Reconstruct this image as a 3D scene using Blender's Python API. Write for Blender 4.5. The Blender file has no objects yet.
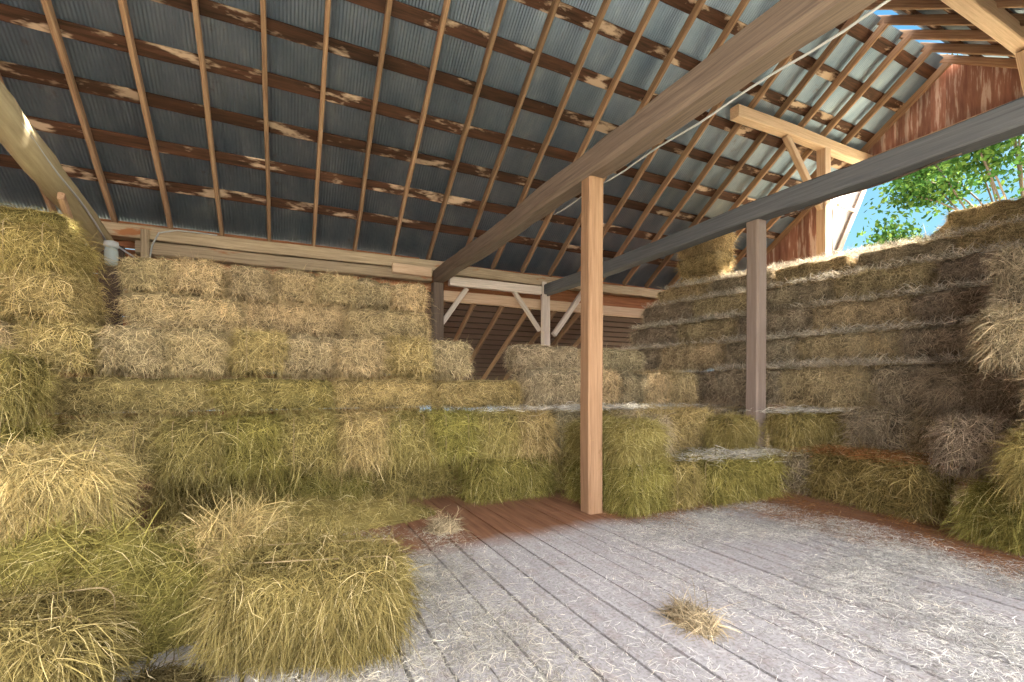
import bpy, bmesh, math, random
import numpy as np
from mathutils import Vector, Matrix, noise

random.seed(7)
RNG = np.random.default_rng(11)
SC = bpy.context.scene
COL = SC.collection
CAMZ = 1.15            # eye height above the loft floor
SL = 0.704             # roof slope
RIDGE_Y = 3.97
EAVE_Y = 8.5


def roof_z(y):         # underside of the rafters
    return 3.55 + SL * (EAVE_Y - y) if y >= RIDGE_Y else 3.55 + SL * (EAVE_Y - (2 * RIDGE_Y - y))


# ------------------------------------------------------------------ materials
def nodes(name):
    m = bpy.data.materials.new(name)
    m.use_nodes = True
    nt = m.node_tree
    nt.nodes.clear()
    out = nt.nodes.new('ShaderNodeOutputMaterial')
    return m, nt, out


def N(nt, t, **kw):
    n = nt.nodes.new(t)
    for k, v in kw.items():
        if k in n.inputs.keys():
            n.inputs[k].default_value = v
        else:
            setattr(n, k, v)
    return n


def ramp(nt, stops, interp='LINEAR'):
    r = nt.nodes.new('ShaderNodeValToRGB')
    cr = r.color_ramp
    cr.interpolation = interp
    while len(cr.elements) < len(stops):
        cr.elements.new(0.5)
    for e, (p, c) in zip(cr.elements, stops):
        e.position = p
        e.color = (*c, 1) if len(c) == 3 else c
    return r


def wood(name, dark, light, rough=0.85, stain=None, stain_amt=0.0, grain=24.0, var=0.35):
    """weathered timber, the grain along the object's local X"""
    m, nt, out = nodes(name)
    L = nt.links.new
    tc = N(nt, 'ShaderNodeTexCoord')
    oi = N(nt, 'ShaderNodeObjectInfo')
    off = N(nt, 'ShaderNodeVectorMath', operation='SCALE')
    off.inputs[0].default_value = (37.1, 11.7, 53.3)
    L(oi.outputs['Random'], off.inputs['Scale'])
    add = N(nt, 'ShaderNodeVectorMath', operation='ADD')
    L(tc.outputs['Object'], add.inputs[0]); L(off.outputs[0], add.inputs[1])
    mp = N(nt, 'ShaderNodeMapping')
    mp.inputs['Scale'].default_value = (0.7, grain, grain)
    L(add.outputs[0], mp.inputs['Vector'])
    n1 = N(nt, 'ShaderNodeTexNoise', Scale=2.2, Detail=9.0, Roughness=0.7)
    L(mp.outputs[0], n1.inputs['Vector'])
    r1 = ramp(nt, [(0.3, dark), (0.72, light)])
    L(n1.outputs['Fac'], r1.inputs['Fac'])
    col = r1.outputs['Color']
    if stain:
        mp2 = N(nt, 'ShaderNodeMapping')
        mp2.inputs['Scale'].default_value = (1.0, 3.0, 3.0)
        L(add.outputs[0], mp2.inputs['Vector'])
        n2 = N(nt, 'ShaderNodeTexNoise', Scale=1.7, Detail=4.0, Roughness=0.6)
        L(mp2.outputs[0], n2.inputs['Vector'])
        r2 = ramp(nt, [(0.62 - stain_amt, (0, 0, 0)), (0.70 - stain_amt, (1, 1, 1))])
        L(n2.outputs['Fac'], r2.inputs['Fac'])
        mx = N(nt, 'ShaderNodeMixRGB')
        L(r2.outputs['Color'], mx.inputs['Fac'])
        L(col, mx.inputs['Color1'])
        mx.inputs['Color2'].default_value = (*stain, 1)
        col = mx.outputs['Color']
    hv = N(nt, 'ShaderNodeHueSaturation')
    mr = N(nt, 'ShaderNodeMapRange')
    mr.inputs['To Min'].default_value = 1 - var
    mr.inputs['To Max'].default_value = 1 + var
    L(oi.outputs['Random'], mr.inputs['Value'])
    L(mr.outputs[0], hv.inputs['Value'])
    L(col, hv.inputs['Color'])
    b = N(nt, 'ShaderNodeBsdfPrincipled', Roughness=rough)
    b.inputs['Specular IOR Level'].default_value = 0.25
    L(hv.outputs['Color'], b.inputs['Base Color'])
    bp = N(nt, 'ShaderNodeBump', Strength=0.35, Distance=0.01)
    L(n1.outputs['Fac'], bp.inputs['Height'])
    L(bp.outputs[0], b.inputs['Normal'])
    L(b.outputs[0], out.inputs['Surface'])
    return m


def hay_material(name):
    """dry grass: the bale's own tone from the object colour, each stalk a little different"""
    m, nt, out = nodes(name)
    L = nt.links.new
    oi = N(nt, 'ShaderNodeObjectInfo')
    at = N(nt, 'ShaderNodeAttribute', attribute_name='tone')
    tc = N(nt, 'ShaderNodeTexCoord')
    ns = N(nt, 'ShaderNodeTexNoise', Scale=4.5, Detail=3.0)
    L(tc.outputs['Object'], ns.inputs['Vector'])
    mul = N(nt, 'ShaderNodeMapRange')
    mul.inputs['To Min'].default_value = 0.22
    mul.inputs['To Max'].default_value = 1.85
    L(at.outputs['Fac'], mul.inputs['Value'])
    n2 = N(nt, 'ShaderNodeMapRange')
    n2.inputs['From Min'].default_value = 0.3
    n2.inputs['From Max'].default_value = 0.7
    n2.inputs['To Min'].default_value = 0.75
    n2.inputs['To Max'].default_value = 1.2
    L(ns.outputs['Fac'], n2.inputs['Value'])
    mm = N(nt, 'ShaderNodeMath', operation='MULTIPLY')
    L(mul.outputs[0], mm.inputs[0]); L(n2.outputs[0], mm.inputs[1])
    # some stalks bleached straw colour
    sel = ramp(nt, [(0.0, (0, 0, 0)), (0.80, (0, 0, 0)), (1.0, (0.55, 0.55, 0.55))])
    L(at.outputs['Fac'], sel.inputs['Fac'])
    mx = N(nt, 'ShaderNodeMixRGB')
    L(sel.outputs['Color'], mx.inputs['Fac'])
    L(oi.outputs['Color'], mx.inputs['Color1'])
    mx.inputs['Color2'].default_value = (0.62, 0.52, 0.33, 1)
    hv = N(nt, 'ShaderNodeHueSaturation')
    L(mx.outputs[0], hv.inputs['Color']); L(mm.outputs[0], hv.inputs['Value'])
    d = N(nt, 'ShaderNodeBsdfDiffuse')
    t = N(nt, 'ShaderNodeBsdfTranslucent')
    L(hv.outputs[0], d.inputs['Color']); L(hv.outputs[0], t.inputs['Color'])
    ms = N(nt, 'ShaderNodeMixShader', Fac=0.22)
    L(d.outputs[0], ms.inputs[1]); L(t.outputs[0], ms.inputs[2])
    L(ms.outputs[0], out.inputs['Surface'])
    return m


def plain(name, col, rough=0.6, metal=0.0, spec=0.4):
    m, nt, out = nodes(name)
    b = N(nt, 'ShaderNodeBsdfPrincipled', Roughness=rough, Metallic=metal)
    b.inputs['Base Color'].default_value = (*col, 1)
    b.inputs['Specular IOR Level'].default_value = spec
    nt.links.new(b.outputs[0], out.inputs['Surface'])
    return m


def metal_material():
    m, nt, out = nodes('galvanised_sheet')
    L = nt.links.new
    tc = N(nt, 'ShaderNodeTexCoord')
    mp = N(nt, 'ShaderNodeMapping')
    mp.inputs['Scale'].default_value = (1.3, 0.35, 1)
    L(tc.outputs['Object'], mp.inputs['Vector'])
    n1 = N(nt, 'ShaderNodeTexNoise', Scale=2.0, Detail=5.0, Roughness=0.6)
    L(mp.outputs[0], n1.inputs['Vector'])
    r = ramp(nt, [(0.3, (0.16, 0.215, 0.29)), (0.6, (0.26, 0.32, 0.40)), (0.8, (0.40, 0.45, 0.50))])
    L(n1.outputs['Fac'], r.inputs['Fac'])
    n2 = N(nt, 'ShaderNodeTexNoise', Scale=3.1, Detail=6.0, Roughness=0.7)
    L(tc.outputs['Object'], n2.inputs['Vector'])
    r2 = ramp(nt, [(0.62, (0, 0, 0)), (0.75, (0.6, 0.6, 0.6))])
    L(n2.outputs['Fac'], r2.inputs['Fac'])
    mx = N(nt, 'ShaderNodeMixRGB')
    L(r2.outputs[0], mx.inputs['Fac']); L(r.outputs[0], mx.inputs['Color1'])
    mx.inputs['Color2'].default_value = (0.16, 0.10, 0.07, 1)
    b = N(nt, 'ShaderNodeBsdfPrincipled', Roughness=0.38, Metallic=0.85)
    L(mx.outputs[0], b.inputs['Base Color'])
    L(b.outputs[0], out.inputs['Surface'])
    return m


def floor_material():
    m, nt, out = nodes('plank_floor')
    L = nt.links.new
    tc = N(nt, 'ShaderNodeTexCoord')
    at = N(nt, 'ShaderNodeAttribute', attribute_name='tone')
    mp = N(nt, 'ShaderNodeMapping')
    mp.inputs['Scale'].default_value = (12, 0.8, 1)
    L(tc.outputs['Object'], mp.inputs['Vector'])
    n1 = N(nt, 'ShaderNodeTexNoise', Scale=2.0, Detail=6.0, Roughness=0.65)
    L(mp.outputs[0], n1.inputs['Vector'])
    r = ramp(nt, [(0.3, (0.13, 0.055, 0.028)), (0.7, (0.27, 0.13, 0.07))])
    L(n1.outputs['Fac'], r.inputs['Fac'])
    # sky sheen on hay dust, painted as a pale irregular patch; brown boards round it
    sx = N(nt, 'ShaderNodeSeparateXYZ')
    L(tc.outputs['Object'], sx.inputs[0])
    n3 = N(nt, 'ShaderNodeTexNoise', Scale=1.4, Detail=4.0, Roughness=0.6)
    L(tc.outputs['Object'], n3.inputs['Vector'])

    def math_(op, a, b=None):
        q = N(nt, 'ShaderNodeMath', operation=op)
        for i, v in enumerate((a, b)):
            if v is None:
                continue
            if isinstance(v, (int, float)):
                q.inputs[i].default_value = v
            else:
                L(v, q.inputs[i])
        return q.outputs[0]
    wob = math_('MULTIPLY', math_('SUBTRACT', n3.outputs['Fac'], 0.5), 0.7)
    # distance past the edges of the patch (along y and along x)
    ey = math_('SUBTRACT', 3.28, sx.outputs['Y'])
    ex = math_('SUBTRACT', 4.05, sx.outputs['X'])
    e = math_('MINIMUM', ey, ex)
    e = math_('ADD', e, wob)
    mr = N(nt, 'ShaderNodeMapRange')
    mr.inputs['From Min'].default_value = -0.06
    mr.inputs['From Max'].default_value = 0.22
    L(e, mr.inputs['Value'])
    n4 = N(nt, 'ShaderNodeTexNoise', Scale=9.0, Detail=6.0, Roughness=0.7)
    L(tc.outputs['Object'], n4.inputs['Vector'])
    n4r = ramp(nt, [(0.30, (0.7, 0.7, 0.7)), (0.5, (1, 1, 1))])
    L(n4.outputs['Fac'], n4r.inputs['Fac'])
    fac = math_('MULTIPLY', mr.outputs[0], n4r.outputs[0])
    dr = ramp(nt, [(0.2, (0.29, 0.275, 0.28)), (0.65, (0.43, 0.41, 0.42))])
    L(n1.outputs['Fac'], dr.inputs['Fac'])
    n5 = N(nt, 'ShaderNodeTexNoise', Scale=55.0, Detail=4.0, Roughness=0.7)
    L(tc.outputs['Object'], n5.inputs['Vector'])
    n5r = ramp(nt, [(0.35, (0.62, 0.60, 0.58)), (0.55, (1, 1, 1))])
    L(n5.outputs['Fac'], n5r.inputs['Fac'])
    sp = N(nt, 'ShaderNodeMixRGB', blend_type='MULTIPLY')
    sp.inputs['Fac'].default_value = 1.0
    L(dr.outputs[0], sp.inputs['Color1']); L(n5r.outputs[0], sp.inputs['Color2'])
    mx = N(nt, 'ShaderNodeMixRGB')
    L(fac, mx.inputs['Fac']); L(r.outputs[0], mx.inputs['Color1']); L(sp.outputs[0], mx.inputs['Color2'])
    hv = N(nt, 'ShaderNodeHueSaturation')
    m2 = N(nt, 'ShaderNodeMapRange')
    m2.inputs['To Min'].default_value = 0.94
    m2.inputs['To Max'].default_value = 1.05
    L(at.outputs['Fac'], m2.inputs['Value'])
    L(m2.outputs[0], hv.inputs['Value']); L(mx.outputs[0], hv.inputs['Color'])
    b = N(nt, 'ShaderNodeBsdfPrincipled', Roughness=0.75)
    b.inputs['Specular IOR Level'].default_value = 0.3
    L(hv.outputs[0], b.inputs['Base Color'])
    bp = N(nt, 'ShaderNodeBump', Strength=0.25, Distance=0.01)
    L(n1.outputs['Fac'], bp.inputs['Height']); L(bp.outputs[0], b.inputs['Normal'])
    L(b.outputs[0], out.inputs['Surface'])
    return m


def board_wall_material(name, dark, light, pale):
    """vertical boards with bleached streaks"""
    m, nt, out = nodes(name)
    L = nt.links.new
    tc = N(nt, 'ShaderNodeTexCoord')
    at = N(nt, 'ShaderNodeAttribute', attribute_name='tone')
    mp = N(nt, 'ShaderNodeMapping')
    mp.inputs['Scale'].default_value = (9, 9, 0.9)
    L(tc.outputs['Object'], mp.inputs['Vector'])
    n1 = N(nt, 'ShaderNodeTexNoise', Scale=1.6, Detail=5.0, Roughness=0.6)
    L(mp.outputs[0], n1.inputs['Vector'])
    r = ramp(nt, [(0.3, dark), (0.53, light), (0.60, pale)])
    L(n1.outputs['Fac'], r.inputs['Fac'])
    hv = N(nt, 'ShaderNodeHueSaturation')
    m2 = N(nt, 'ShaderNodeMapRange')
    m2.inputs['To Min'].default_value = 0.75
    m2.inputs['To Max'].default_value = 1.2
    L(at.outputs['Fac'], m2.inputs['Value'])
    L(m2.outputs[0], hv.inputs['Value']); L(r.outputs[0], hv.inputs['Color'])
    b = N(nt, 'ShaderNodeBsdfPrincipled', Roughness=0.8)
    L(hv.outputs[0], b.inputs['Base Color'])
    L(b.outputs[0], out.inputs['Surface'])
    return m


def leaf_material():
    m, nt, out = nodes('leaves')
    L = nt.links.new
    at = N(nt, 'ShaderNodeAttribute', attribute_name='tone')
    r = ramp(nt, [(0.0, (0.016, 0.042, 0.010)), (0.5, (0.04, 0.09, 0.018)), (1.0, (0.11, 0.165, 0.035))])
    L(at.outputs['Fac'], r.inputs['Fac'])
    d = N(nt, 'ShaderNodeBsdfDiffuse'); t = N(nt, 'ShaderNodeBsdfTranslucent')
    L(r.outputs[0], d.inputs['Color']); L(r.outputs[0], t.inputs['Color'])
    ms = N(nt, 'ShaderNodeMixShader', Fac=0.35)
    L(d.outputs[0], ms.inputs[1]); L(t.outputs[0], ms.inputs[2])
    L(ms.outputs[0], out.inputs['Surface'])
    return m


M = dict(
    hay=hay_material('hay'),
    twine=plain('sisal_twine', (0.30, 0.22, 0.11), 0.9),
    post=wood('post_timber', (0.20, 0.108, 0.056), (0.37, 0.225, 0.128), var=0.08),
    post_grey=wood('grey_post_timber', (0.15, 0.11, 0.088), (0.25, 0.19, 0.155), var=0.05),
    tie=wood('tie_timber', (0.085, 0.062, 0.048), (0.205, 0.15, 0.112), var=0.12),
    tie_dark=wood('dark_tie_timber', (0.07, 0.072, 0.08), (0.15, 0.15, 0.16), var=0.05),
    log=wood('peeled_log', (0.26, 0.20, 0.11), (0.46, 0.38, 0.23), var=0.05, grain=8),
    rafter=wood('rafter_timber', (0.17, 0.090, 0.053), (0.41, 0.265, 0.160), var=0.25),
    purlin=wood('purlin_timber', (0.016, 0.010, 0.007), (0.115, 0.050, 0.029), stain=(0.46, 0.33, 0.24), stain_amt=0.07, var=0.3, grain=10),
    pale=wood('pale_timber', (0.42, 0.28, 0.18), (0.66, 0.48, 0.34), var=0.15),
    plate=wood('plate_timber', (0.22, 0.16, 0.10), (0.52, 0.40, 0.27), stain=(0.33, 0.14, 0.06), stain_amt=-0.02, var=0.15),
    white_wood=wood('bleached_timber', (0.42, 0.35, 0.29), (0.72, 0.62, 0.54), var=0.12),
    red_board=wood('red_board', (0.18, 0.065, 0.03), (0.40, 0.17, 0.08), stain=(0.48, 0.33, 0.20), stain_amt=-0.02, var=0.3),
    dark_log=wood('dark_bark_log', (0.05, 0.033, 0.026), (0.13, 0.09, 0.07), var=0.1, grain=6),
    metal=metal_material(),
    floor=floor_material(),
    gable=board_wall_material('gable_boards', (0.20, 0.085, 0.062), (0.34, 0.17, 0.125), (0.56, 0.43, 0.37)),
    hood=board_wall_material('hood_boards', (0.36, 0.32, 0.28), (0.42, 0.38, 0.34), (0.46, 0.42, 0.38)),
    under=plain('dark_void', (0.02, 0.012, 0.008), 1.0),
    cable=plain('grey_cable', (0.42, 0.42, 0.42), 0.5),
    ceramic=plain('porcelain', (0.45, 0.46, 0.44), 0.4),
    glass=plain('frosted_jar', (0.36, 0.41, 0.39), 0.25),
    leaf=leaf_material(),
    bark=wood('tree_bark', (0.09, 0.065, 0.045), (0.2, 0.15, 0.11)),
    ground=plain('meadow', (0.34, 0.33, 0.22), 0.95),
    shingle=plain('grey_boards', (0.15, 0.095, 0.07), 0.9),
)


# ------------------------------------------------------------------ helpers
def tag(o, label=None, cat=None, group=None, kind=None):
    if label: o['label'] = label
    if cat: o['category'] = cat
    if group: o['group'] = group
    if kind: o['kind'] = kind
    return o


def link(name, me, mat=None, parent=None):
    o = bpy.data.objects.new(name, me)
    COL.objects.link(o)
    if mat is not None and len(me.materials) == 0:
        me.materials.append(mat)
    if parent is not None:
        o.parent = parent
    return o


def mesh_np(name, verts, faces, tone=None):
    """verts (n,3), faces (m,4) numpy; tone per face"""
    me = bpy.data.meshes.new(name)
    nv, nf = len(verts), len(faces)
    me.vertices.add(nv)
    me.vertices.foreach_set('co', np.asarray(verts, np.float32).ravel())
    k = faces.shape[1]
    me.loops.add(nf * k)
    me.loops.foreach_set('vertex_index', np.asarray(faces, np.int32).ravel())
    me.polygons.add(nf)
    me.polygons.foreach_set('loop_start', np.arange(0, nf * k, k, dtype=np.int32))
    if tone is not None:
        a = me.attributes.new('tone', 'FLOAT', 'FACE')
        a.data.foreach_set('value', np.asarray(tone, np.float32))
    me.update(calc_edges=True)
    return me


class MB:
    """collects quads for one mesh"""
    def __init__(s): s.v, s.f, s.t, s.n = [], [], [], 0
    def add(s, v, f, tone):
        v = np.asarray(v, float); f = np.asarray(f, int)
        s.v.append(v); s.f.append(f + s.n); s.n += len(v)
        s.t.append(np.full(len(f), tone) if np.isscalar(tone) else np.asarray(tone))
    def box(s, c, h, tone=0.5, rot=None):
        v = np.array([[x, y, z] for x in (-1, 1) for y in (-1, 1) for z in (-1, 1)], float) * np.array(h)
        if rot is not None:
            v = v @ np.array(rot.to_3x3()).T
        f = [[0, 1, 3, 2], [4, 6, 7, 5], [0, 4, 5, 1], [2, 3, 7, 6], [0, 2, 6, 4], [1, 5, 7, 3]]
        s.add(v + np.array(c), f, tone)
    def prism(s, poly, x0, x1, axis=0, tone=0.5):
        """convex quad outline extruded along an axis"""
        n = len(poly)
        def pt(p, d):
            q = [0, 0, 0]; q[axis] = d
            o = [i for i in range(3) if i != axis]
            q[o[0]], q[o[1]] = p
            return q
        v = [pt(p, x0) for p in poly] + [pt(p, x1) for p in poly]
        f = [[i, (i + 1) % n, n + (i + 1) % n, n + i] for i in range(n)]
        f += [[0, 1, 2, min(3, n - 1)], [n, n + 1, n + 2, n + min(3, n - 1)]] if n == 4 else []
        s.add(v, f, tone)
    def mesh(s, name):
        me = mesh_np(name, np.concatenate(s.v), np.concatenate(s.f), np.concatenate(s.t))
        me.polygons.foreach_set('use_smooth', np.zeros(len(me.polygons), bool))
        me.update()
        return me


def beam_mesh(name, L, w, h, rough=0.004, round_=0.012, seed=0, segs=None, sag=0.0, taper=0.0, log=False):
    """timber along local X, 0..L, section w (Y) x h (Z), worn edges and slight wander"""
    segs = segs or max(3, int(L / 0.22))
    rnd = random.Random(seed)
    if log:
        ring = [(math.cos(a) * w / 2, math.sin(a) * h / 2) for a in [2 * math.pi * k / 14 for k in range(14)]]
    else:
        a, b, r = w / 2, h / 2, min(round_, w / 4, h / 4)
        ring = [(a - r, -b), (a, -b + r), (a, b - r), (a - r, b), (-a + r, b), (-a, b - r), (-a, -b + r), (-a + r, -b)]
    bm = bmesh.new()
    rows = []
    off = rnd.random() * 50
    for i in range(segs + 1):
        x = L * i / segs
        dy = (noise.noise((x * 0.6, off, 0))) * rough * 3
        dz = (noise.noise((x * 0.6, off, 9))) * rough * 3 - sag * 4 * (x / L) * (1 - x / L)
        k = 1 - taper * x / L
        row = []
        for j, (y, z) in enumerate(ring):
            e = noise.noise((x * 2.5, off + j * 1.7, 3)) * rough
            row.append(bm.verts.new((x, y * k + dy + e, z * k + dz + e)))
        rows.append(row)
    n = len(ring)
    for i in range(segs):
        for j in range(n):
            bm.faces.new((rows[i][j], rows[i][(j + 1) % n], rows[i + 1][(j + 1) % n], rows[i + 1][j]))
    bm.faces.new(list(reversed(rows[0])))
    bm.faces.new(rows[-1])
    bmesh.ops.recalc_face_normals(bm, faces=bm.faces)
    me = bpy.data.meshes.new(name)
    bm.to_mesh(me); bm.free()
    if log:
        for p in me.polygons: p.use_smooth = True
    return me


def frame(p0, p1, roll=0.0):
    p0, p1 = Vector(p0), Vector(p1)
    x = (p1 - p0).normalized()
    up = Vector((0, 0, 1)) if abs(x.z) < 0.95 else Vector((0, 1, 0))
    y = up.cross(x).normalized()
    z = x.cross(y)
    m = Matrix((x, y, z)).transposed().to_4x4()
    m = m @ Matrix.Rotation(roll, 4, 'X')
    m.translation = p0
    return m


def beam(name, p0, p1, w, h, mat, label=None, cat=None, group=None, roll=0.0, parent=None, **kw):
    L = (Vector(p1) - Vector(p0)).length
    me = beam_mesh(name, L, w, h, seed=hash((round(p0[0], 2), round(p0[1], 2), round(p1[2], 2))) % 9999, **kw)
    o = link(name, me, M[mat], parent)
    o.matrix_world = frame(p0, p1, roll)
    if label: tag(o, label, cat, group)
    return o


def tube_mesh(name, pts, r, sides=6):
    bm = bmesh.new()
    pts = [Vector(p) for p in pts]
    rows = []
    for i, p in enumerate(pts):
        d = (pts[min(i + 1, len(pts) - 1)] - pts[max(i - 1, 0)]).normalized()
        u = d.orthogonal().normalized() if i == 0 else (rows_u - d * rows_u.dot(d)).normalized()
        rows_u = u
        v = d.cross(u)
        rows.append([bm.verts.new(p + (u * math.cos(a) + v * math.sin(a)) * r) for a in [2 * math.pi * k / sides for k in range(sides)]])
    for i in range(len(pts) - 1):
        for j in range(sides):
            bm.faces.new((rows[i][j], rows[i][(j + 1) % sides], rows[i + 1][(j + 1) % sides], rows[i + 1][j]))
    bm.faces.new(rows[0]); bm.faces.new(rows[-1])
    bmesh.ops.recalc_face_normals(bm, faces=bm.faces)
    me = bpy.data.meshes.new(name)
    bm.to_mesh(me); bm.free()
    for p in me.polygons: p.use_smooth = True
    return me


def lathe_mesh(name, prof, sides=16):
    bm = bmesh.new()
    rows = [[bm.verts.new((r * math.cos(2 * math.pi * k / sides), r * math.sin(2 * math.pi * k / sides), z)) for k in range(sides)] for r, z in prof]
    for i in range(len(prof) - 1):
        for j in range(sides):
            bm.faces.new((rows[i][j], rows[i][(j + 1) % sides], rows[i + 1][(j + 1) % sides], rows[i + 1][j]))
    bm.faces.new(list(reversed(rows[0]))); bm.faces.new(rows[-1])
    me = bpy.data.meshes.new(name)
    bm.to_mesh(me); bm.free()
    for p in me.polygons: p.use_smooth = True
    return me


ORD = ['', 'first', 'second', 'third', 'fourth', 'fifth', 'sixth', 'seventh', 'eighth', 'ninth', 'tenth', 'eleventh', 'twelfth', 'thirteenth',
       'fourteenth', 'fifteenth', 'sixteenth', 'seventeenth', 'eighteenth', 'nineteenth', 'twentieth', 'twenty-first', 'twenty-second', 'twenty-third', 'twenty-fourth', 'twenty-fifth']


# ------------------------------------------------------------------ hay stalks
def stalks(P, Nn, length, width, tang, lift, droop, rng, roll=0.5):
    """bent ribbons: roots P, normals Nn, wanted directions tang; returns verts, faces, tone"""
    n = len(P)
    l = length[:, None]
    d = tang / (np.linalg.norm(tang, axis=1, keepdims=True) + 1e-9)
    g = np.array([0, 0, -1.0])
    side = np.cross(d, Nn) + rng.normal(0, roll, (n, 3))
    side -= d * np.sum(side * d, 1, keepdims=True)
    side /= (np.linalg.norm(side, axis=1, keepdims=True) + 1e-9)
    kink = rng.normal(0, 0.10, (n, 3))
    V = np.zeros((n, 4, 2, 3))
    for i, (s, wk) in enumerate(((0, 0.9), (0.38, 1.0), (0.72, 0.8), (1.0, 0.25))):
        c = P + d * l * s + Nn * l * (lift[:, None] * s) + g * l * (droop[:, None] * s * s) + kink * l * math.sin(s * 3.1)
        hw = side * (width[:, None] * wk * 0.5)
        V[:, i, 0] = c - hw
        V[:, i, 1] = c + hw
    base = np.arange(n)[:, None, None] * 8
    q = np.array([[0, 1, 3, 2], [2, 3, 5, 4], [4, 5, 7, 6]])
    F = (base + q[None]).reshape(-1, 4)
    t = np.repeat(rng.beta(1.6, 1.8, n), 3)
    return V.reshape(-1, 3), F, t


def core(dims, r, cuts, amp, seed, freq=5.0):
    """rounded lumpy block; returns verts, quads as numpy"""
    bm = bmesh.new()
    bmesh.ops.create_cube(bm, size=2.0)
    bmesh.ops.subdivide_edges(bm, edges=bm.edges, cuts=cuts, use_grid_fill=True)
    h = Vector(dims) * 0.5
    for v in bm.verts:
        p = Vector((v.co.x * h.x, v.co.y * h.y, v.co.z * h.z))
        inner = Vector((max(-h.x + r, min(h.x - r, p.x)), max(-h.y + r, min(h.y - r, p.y)), max(-h.z + r, min(h.z - r, p.z))))
        d = p - inner
        if d.length > 1e-6:
            n_ = d.normalized()
            p = inner + n_ * r
        else:
            n_ = Vector((0, 0, 1))
        k = noise.noise(p * freq + Vector((seed * 3.7, 0, seed))) * amp + noise.noise(p * freq * 3 + Vector((seed, 5, 0))) * amp * 0.5
        v.co = p + n_ * (k - amp * 0.5)
    bmesh.ops.recalc_face_normals(bm, faces=bm.faces)
    V = np.array([v.co[:] for v in bm.verts]); bm.verts.index_update()
    F = np.array([[v.index for v in f.verts] for f in bm.faces])
    bm.free()
    return V, F


def sample(V, F, n, rng, bottom=0.25):
    a = V[F]                                            # (m,4,3)
    nr = np.cross(a[:, 2] - a[:, 0], a[:, 3] - a[:, 1])
    ar = np.linalg.norm(nr, axis=1)
    nr = nr / (ar[:, None] + 1e-12)
    w = ar * np.where(nr[:, 2] < -0.6, bottom, 1.0)
    i = rng.choice(len(F), n, p=w / w.sum())
    u, v = rng.random((2, n, 1))
    q = a[i]
    P = (q[:, 0] * (1 - u) + q[:, 1] * u) * (1 - v) + (q[:, 3] * (1 - u) + q[:, 2] * u) * v
    return P, nr[i]


def hay_body(name, dims, n, seed, style, r=0.075, amp=0.055, lmin=0.04, lmax=0.2, wid=0.0030, cuts=12):
    rng = np.random.default_rng(seed)
    V, F = core(dims, r, cuts, amp, seed)
    P, Nn = sample(V, F, n, rng)
    P = P - Nn * 0.006
    rnd = rng.normal(0, 1, (n, 3))
    tan = rnd - Nn * np.sum(rnd * Nn, 1, keepdims=True)
    tan /= np.linalg.norm(tan, axis=1, keepdims=True)
    up = Nn[:, 2]
    if style == 'droop':       # stalks hang over the sides like thatch
        sidey = np.clip(1 - np.abs(up), 0, 1)[:, None]
        down = np.array([0, 0, -1.0]) - Nn * (-up)[:, None]
        tan = tan * 0.95 + down * 0.85 * sidey + Nn * 0.12
        droop = rng.uniform(0.2, 0.7, n)
        lift = rng.uniform(0.05, 0.38, n)
    elif style == 'tidy':
        tan = tan * 0.8 + Nn * 0.05 + np.array([0, 0, -0.35])
        droop = rng.uniform(0.05, 0.35, n)
        lift = rng.uniform(0.0, 0.3, n)
    else:
        droop = rng.uniform(0.1, 0.5, n)
        lift = rng.uniform(0.05, 0.55, n)
    # a few stalks stand off the upper edges
    wild = rng.random(n) < 0.05
    lift[wild] += rng.uniform(0.3, 0.9, wild.sum())
    ln = rng.uniform(lmin, lmax, n) * rng.uniform(0.6, 1.2, n)
    w = rng.uniform(0.6, 1.35, n) * wid
    sv, sf, st = stalks(P, Nn, ln, w, tan, lift, droop, rng)
    ct = 0.02 + 0.2 * rng.random(len(F))  # core toned darker than the stalks, painting shade into its depth
    me = mesh_np(name, np.vstack([V, sv]), np.vstack([F, sf + len(V)]), np.concatenate([ct, st]))
    me.materials.append(M['hay'])
    return me


def twine_mesh(dims, y, name='twine'):
    hx, hz = dims[0] / 2 - 0.006, dims[2] / 2 - 0.006
    pts = []
    r = 0.06
    for cx, cz, a0 in ((hx - r, hz - r, 0), (-hx + r, hz - r, 90), (-hx + r, -hz + r, 180), (hx - r, -hz + r, 270)):
        for k in range(5):
            a = math.radians(a0 + k * 22.5)
            pts.append((cx + r * math.cos(a), y, cz + r * math.sin(a)))
    pts.append(pts[0])
    me = tube_mesh(name, pts, 0.003, 5)
    me.materials.append(M['twine'])
    return me


BD = (0.94, 0.45, 0.40)
PROTO = {}
for key, style, seed in (('tan', 'tidy', 1), ('tan', 'tidy', 2), ('tan', 'loose', 3), ('green', 'droop', 4), ('green', 'droop', 5), ('green', 'loose', 6)):
    PROTO.setdefault(key, []).append(hay_body('hay_bale', BD, 11000, seed, style, lmax=0.15 if key == 'tan' else 0.19))
PROTO['shag'] = [hay_body('hay_bale', BD, 16000, 8, 'loose', r=0.12, amp=0.05, lmin=0.05, lmax=0.17)]
PROTO['near'] = [hay_body('hay_bale', BD, 26000, s, 'droop', r=0.10, amp=0.05, lmin=0.05, lmax=0.21, wid=0.0026, cuts=16) for s in (21, 22)]
TW = [twine_mesh(BD, -0.11), twine_mesh(BD, 0.11)]

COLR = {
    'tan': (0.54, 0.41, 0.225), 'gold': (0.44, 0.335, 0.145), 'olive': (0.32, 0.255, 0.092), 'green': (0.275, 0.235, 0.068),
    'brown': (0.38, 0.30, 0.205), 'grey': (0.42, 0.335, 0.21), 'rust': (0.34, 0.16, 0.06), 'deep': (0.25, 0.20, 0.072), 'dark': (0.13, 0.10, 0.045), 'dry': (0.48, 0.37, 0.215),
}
BALES = 0


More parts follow.
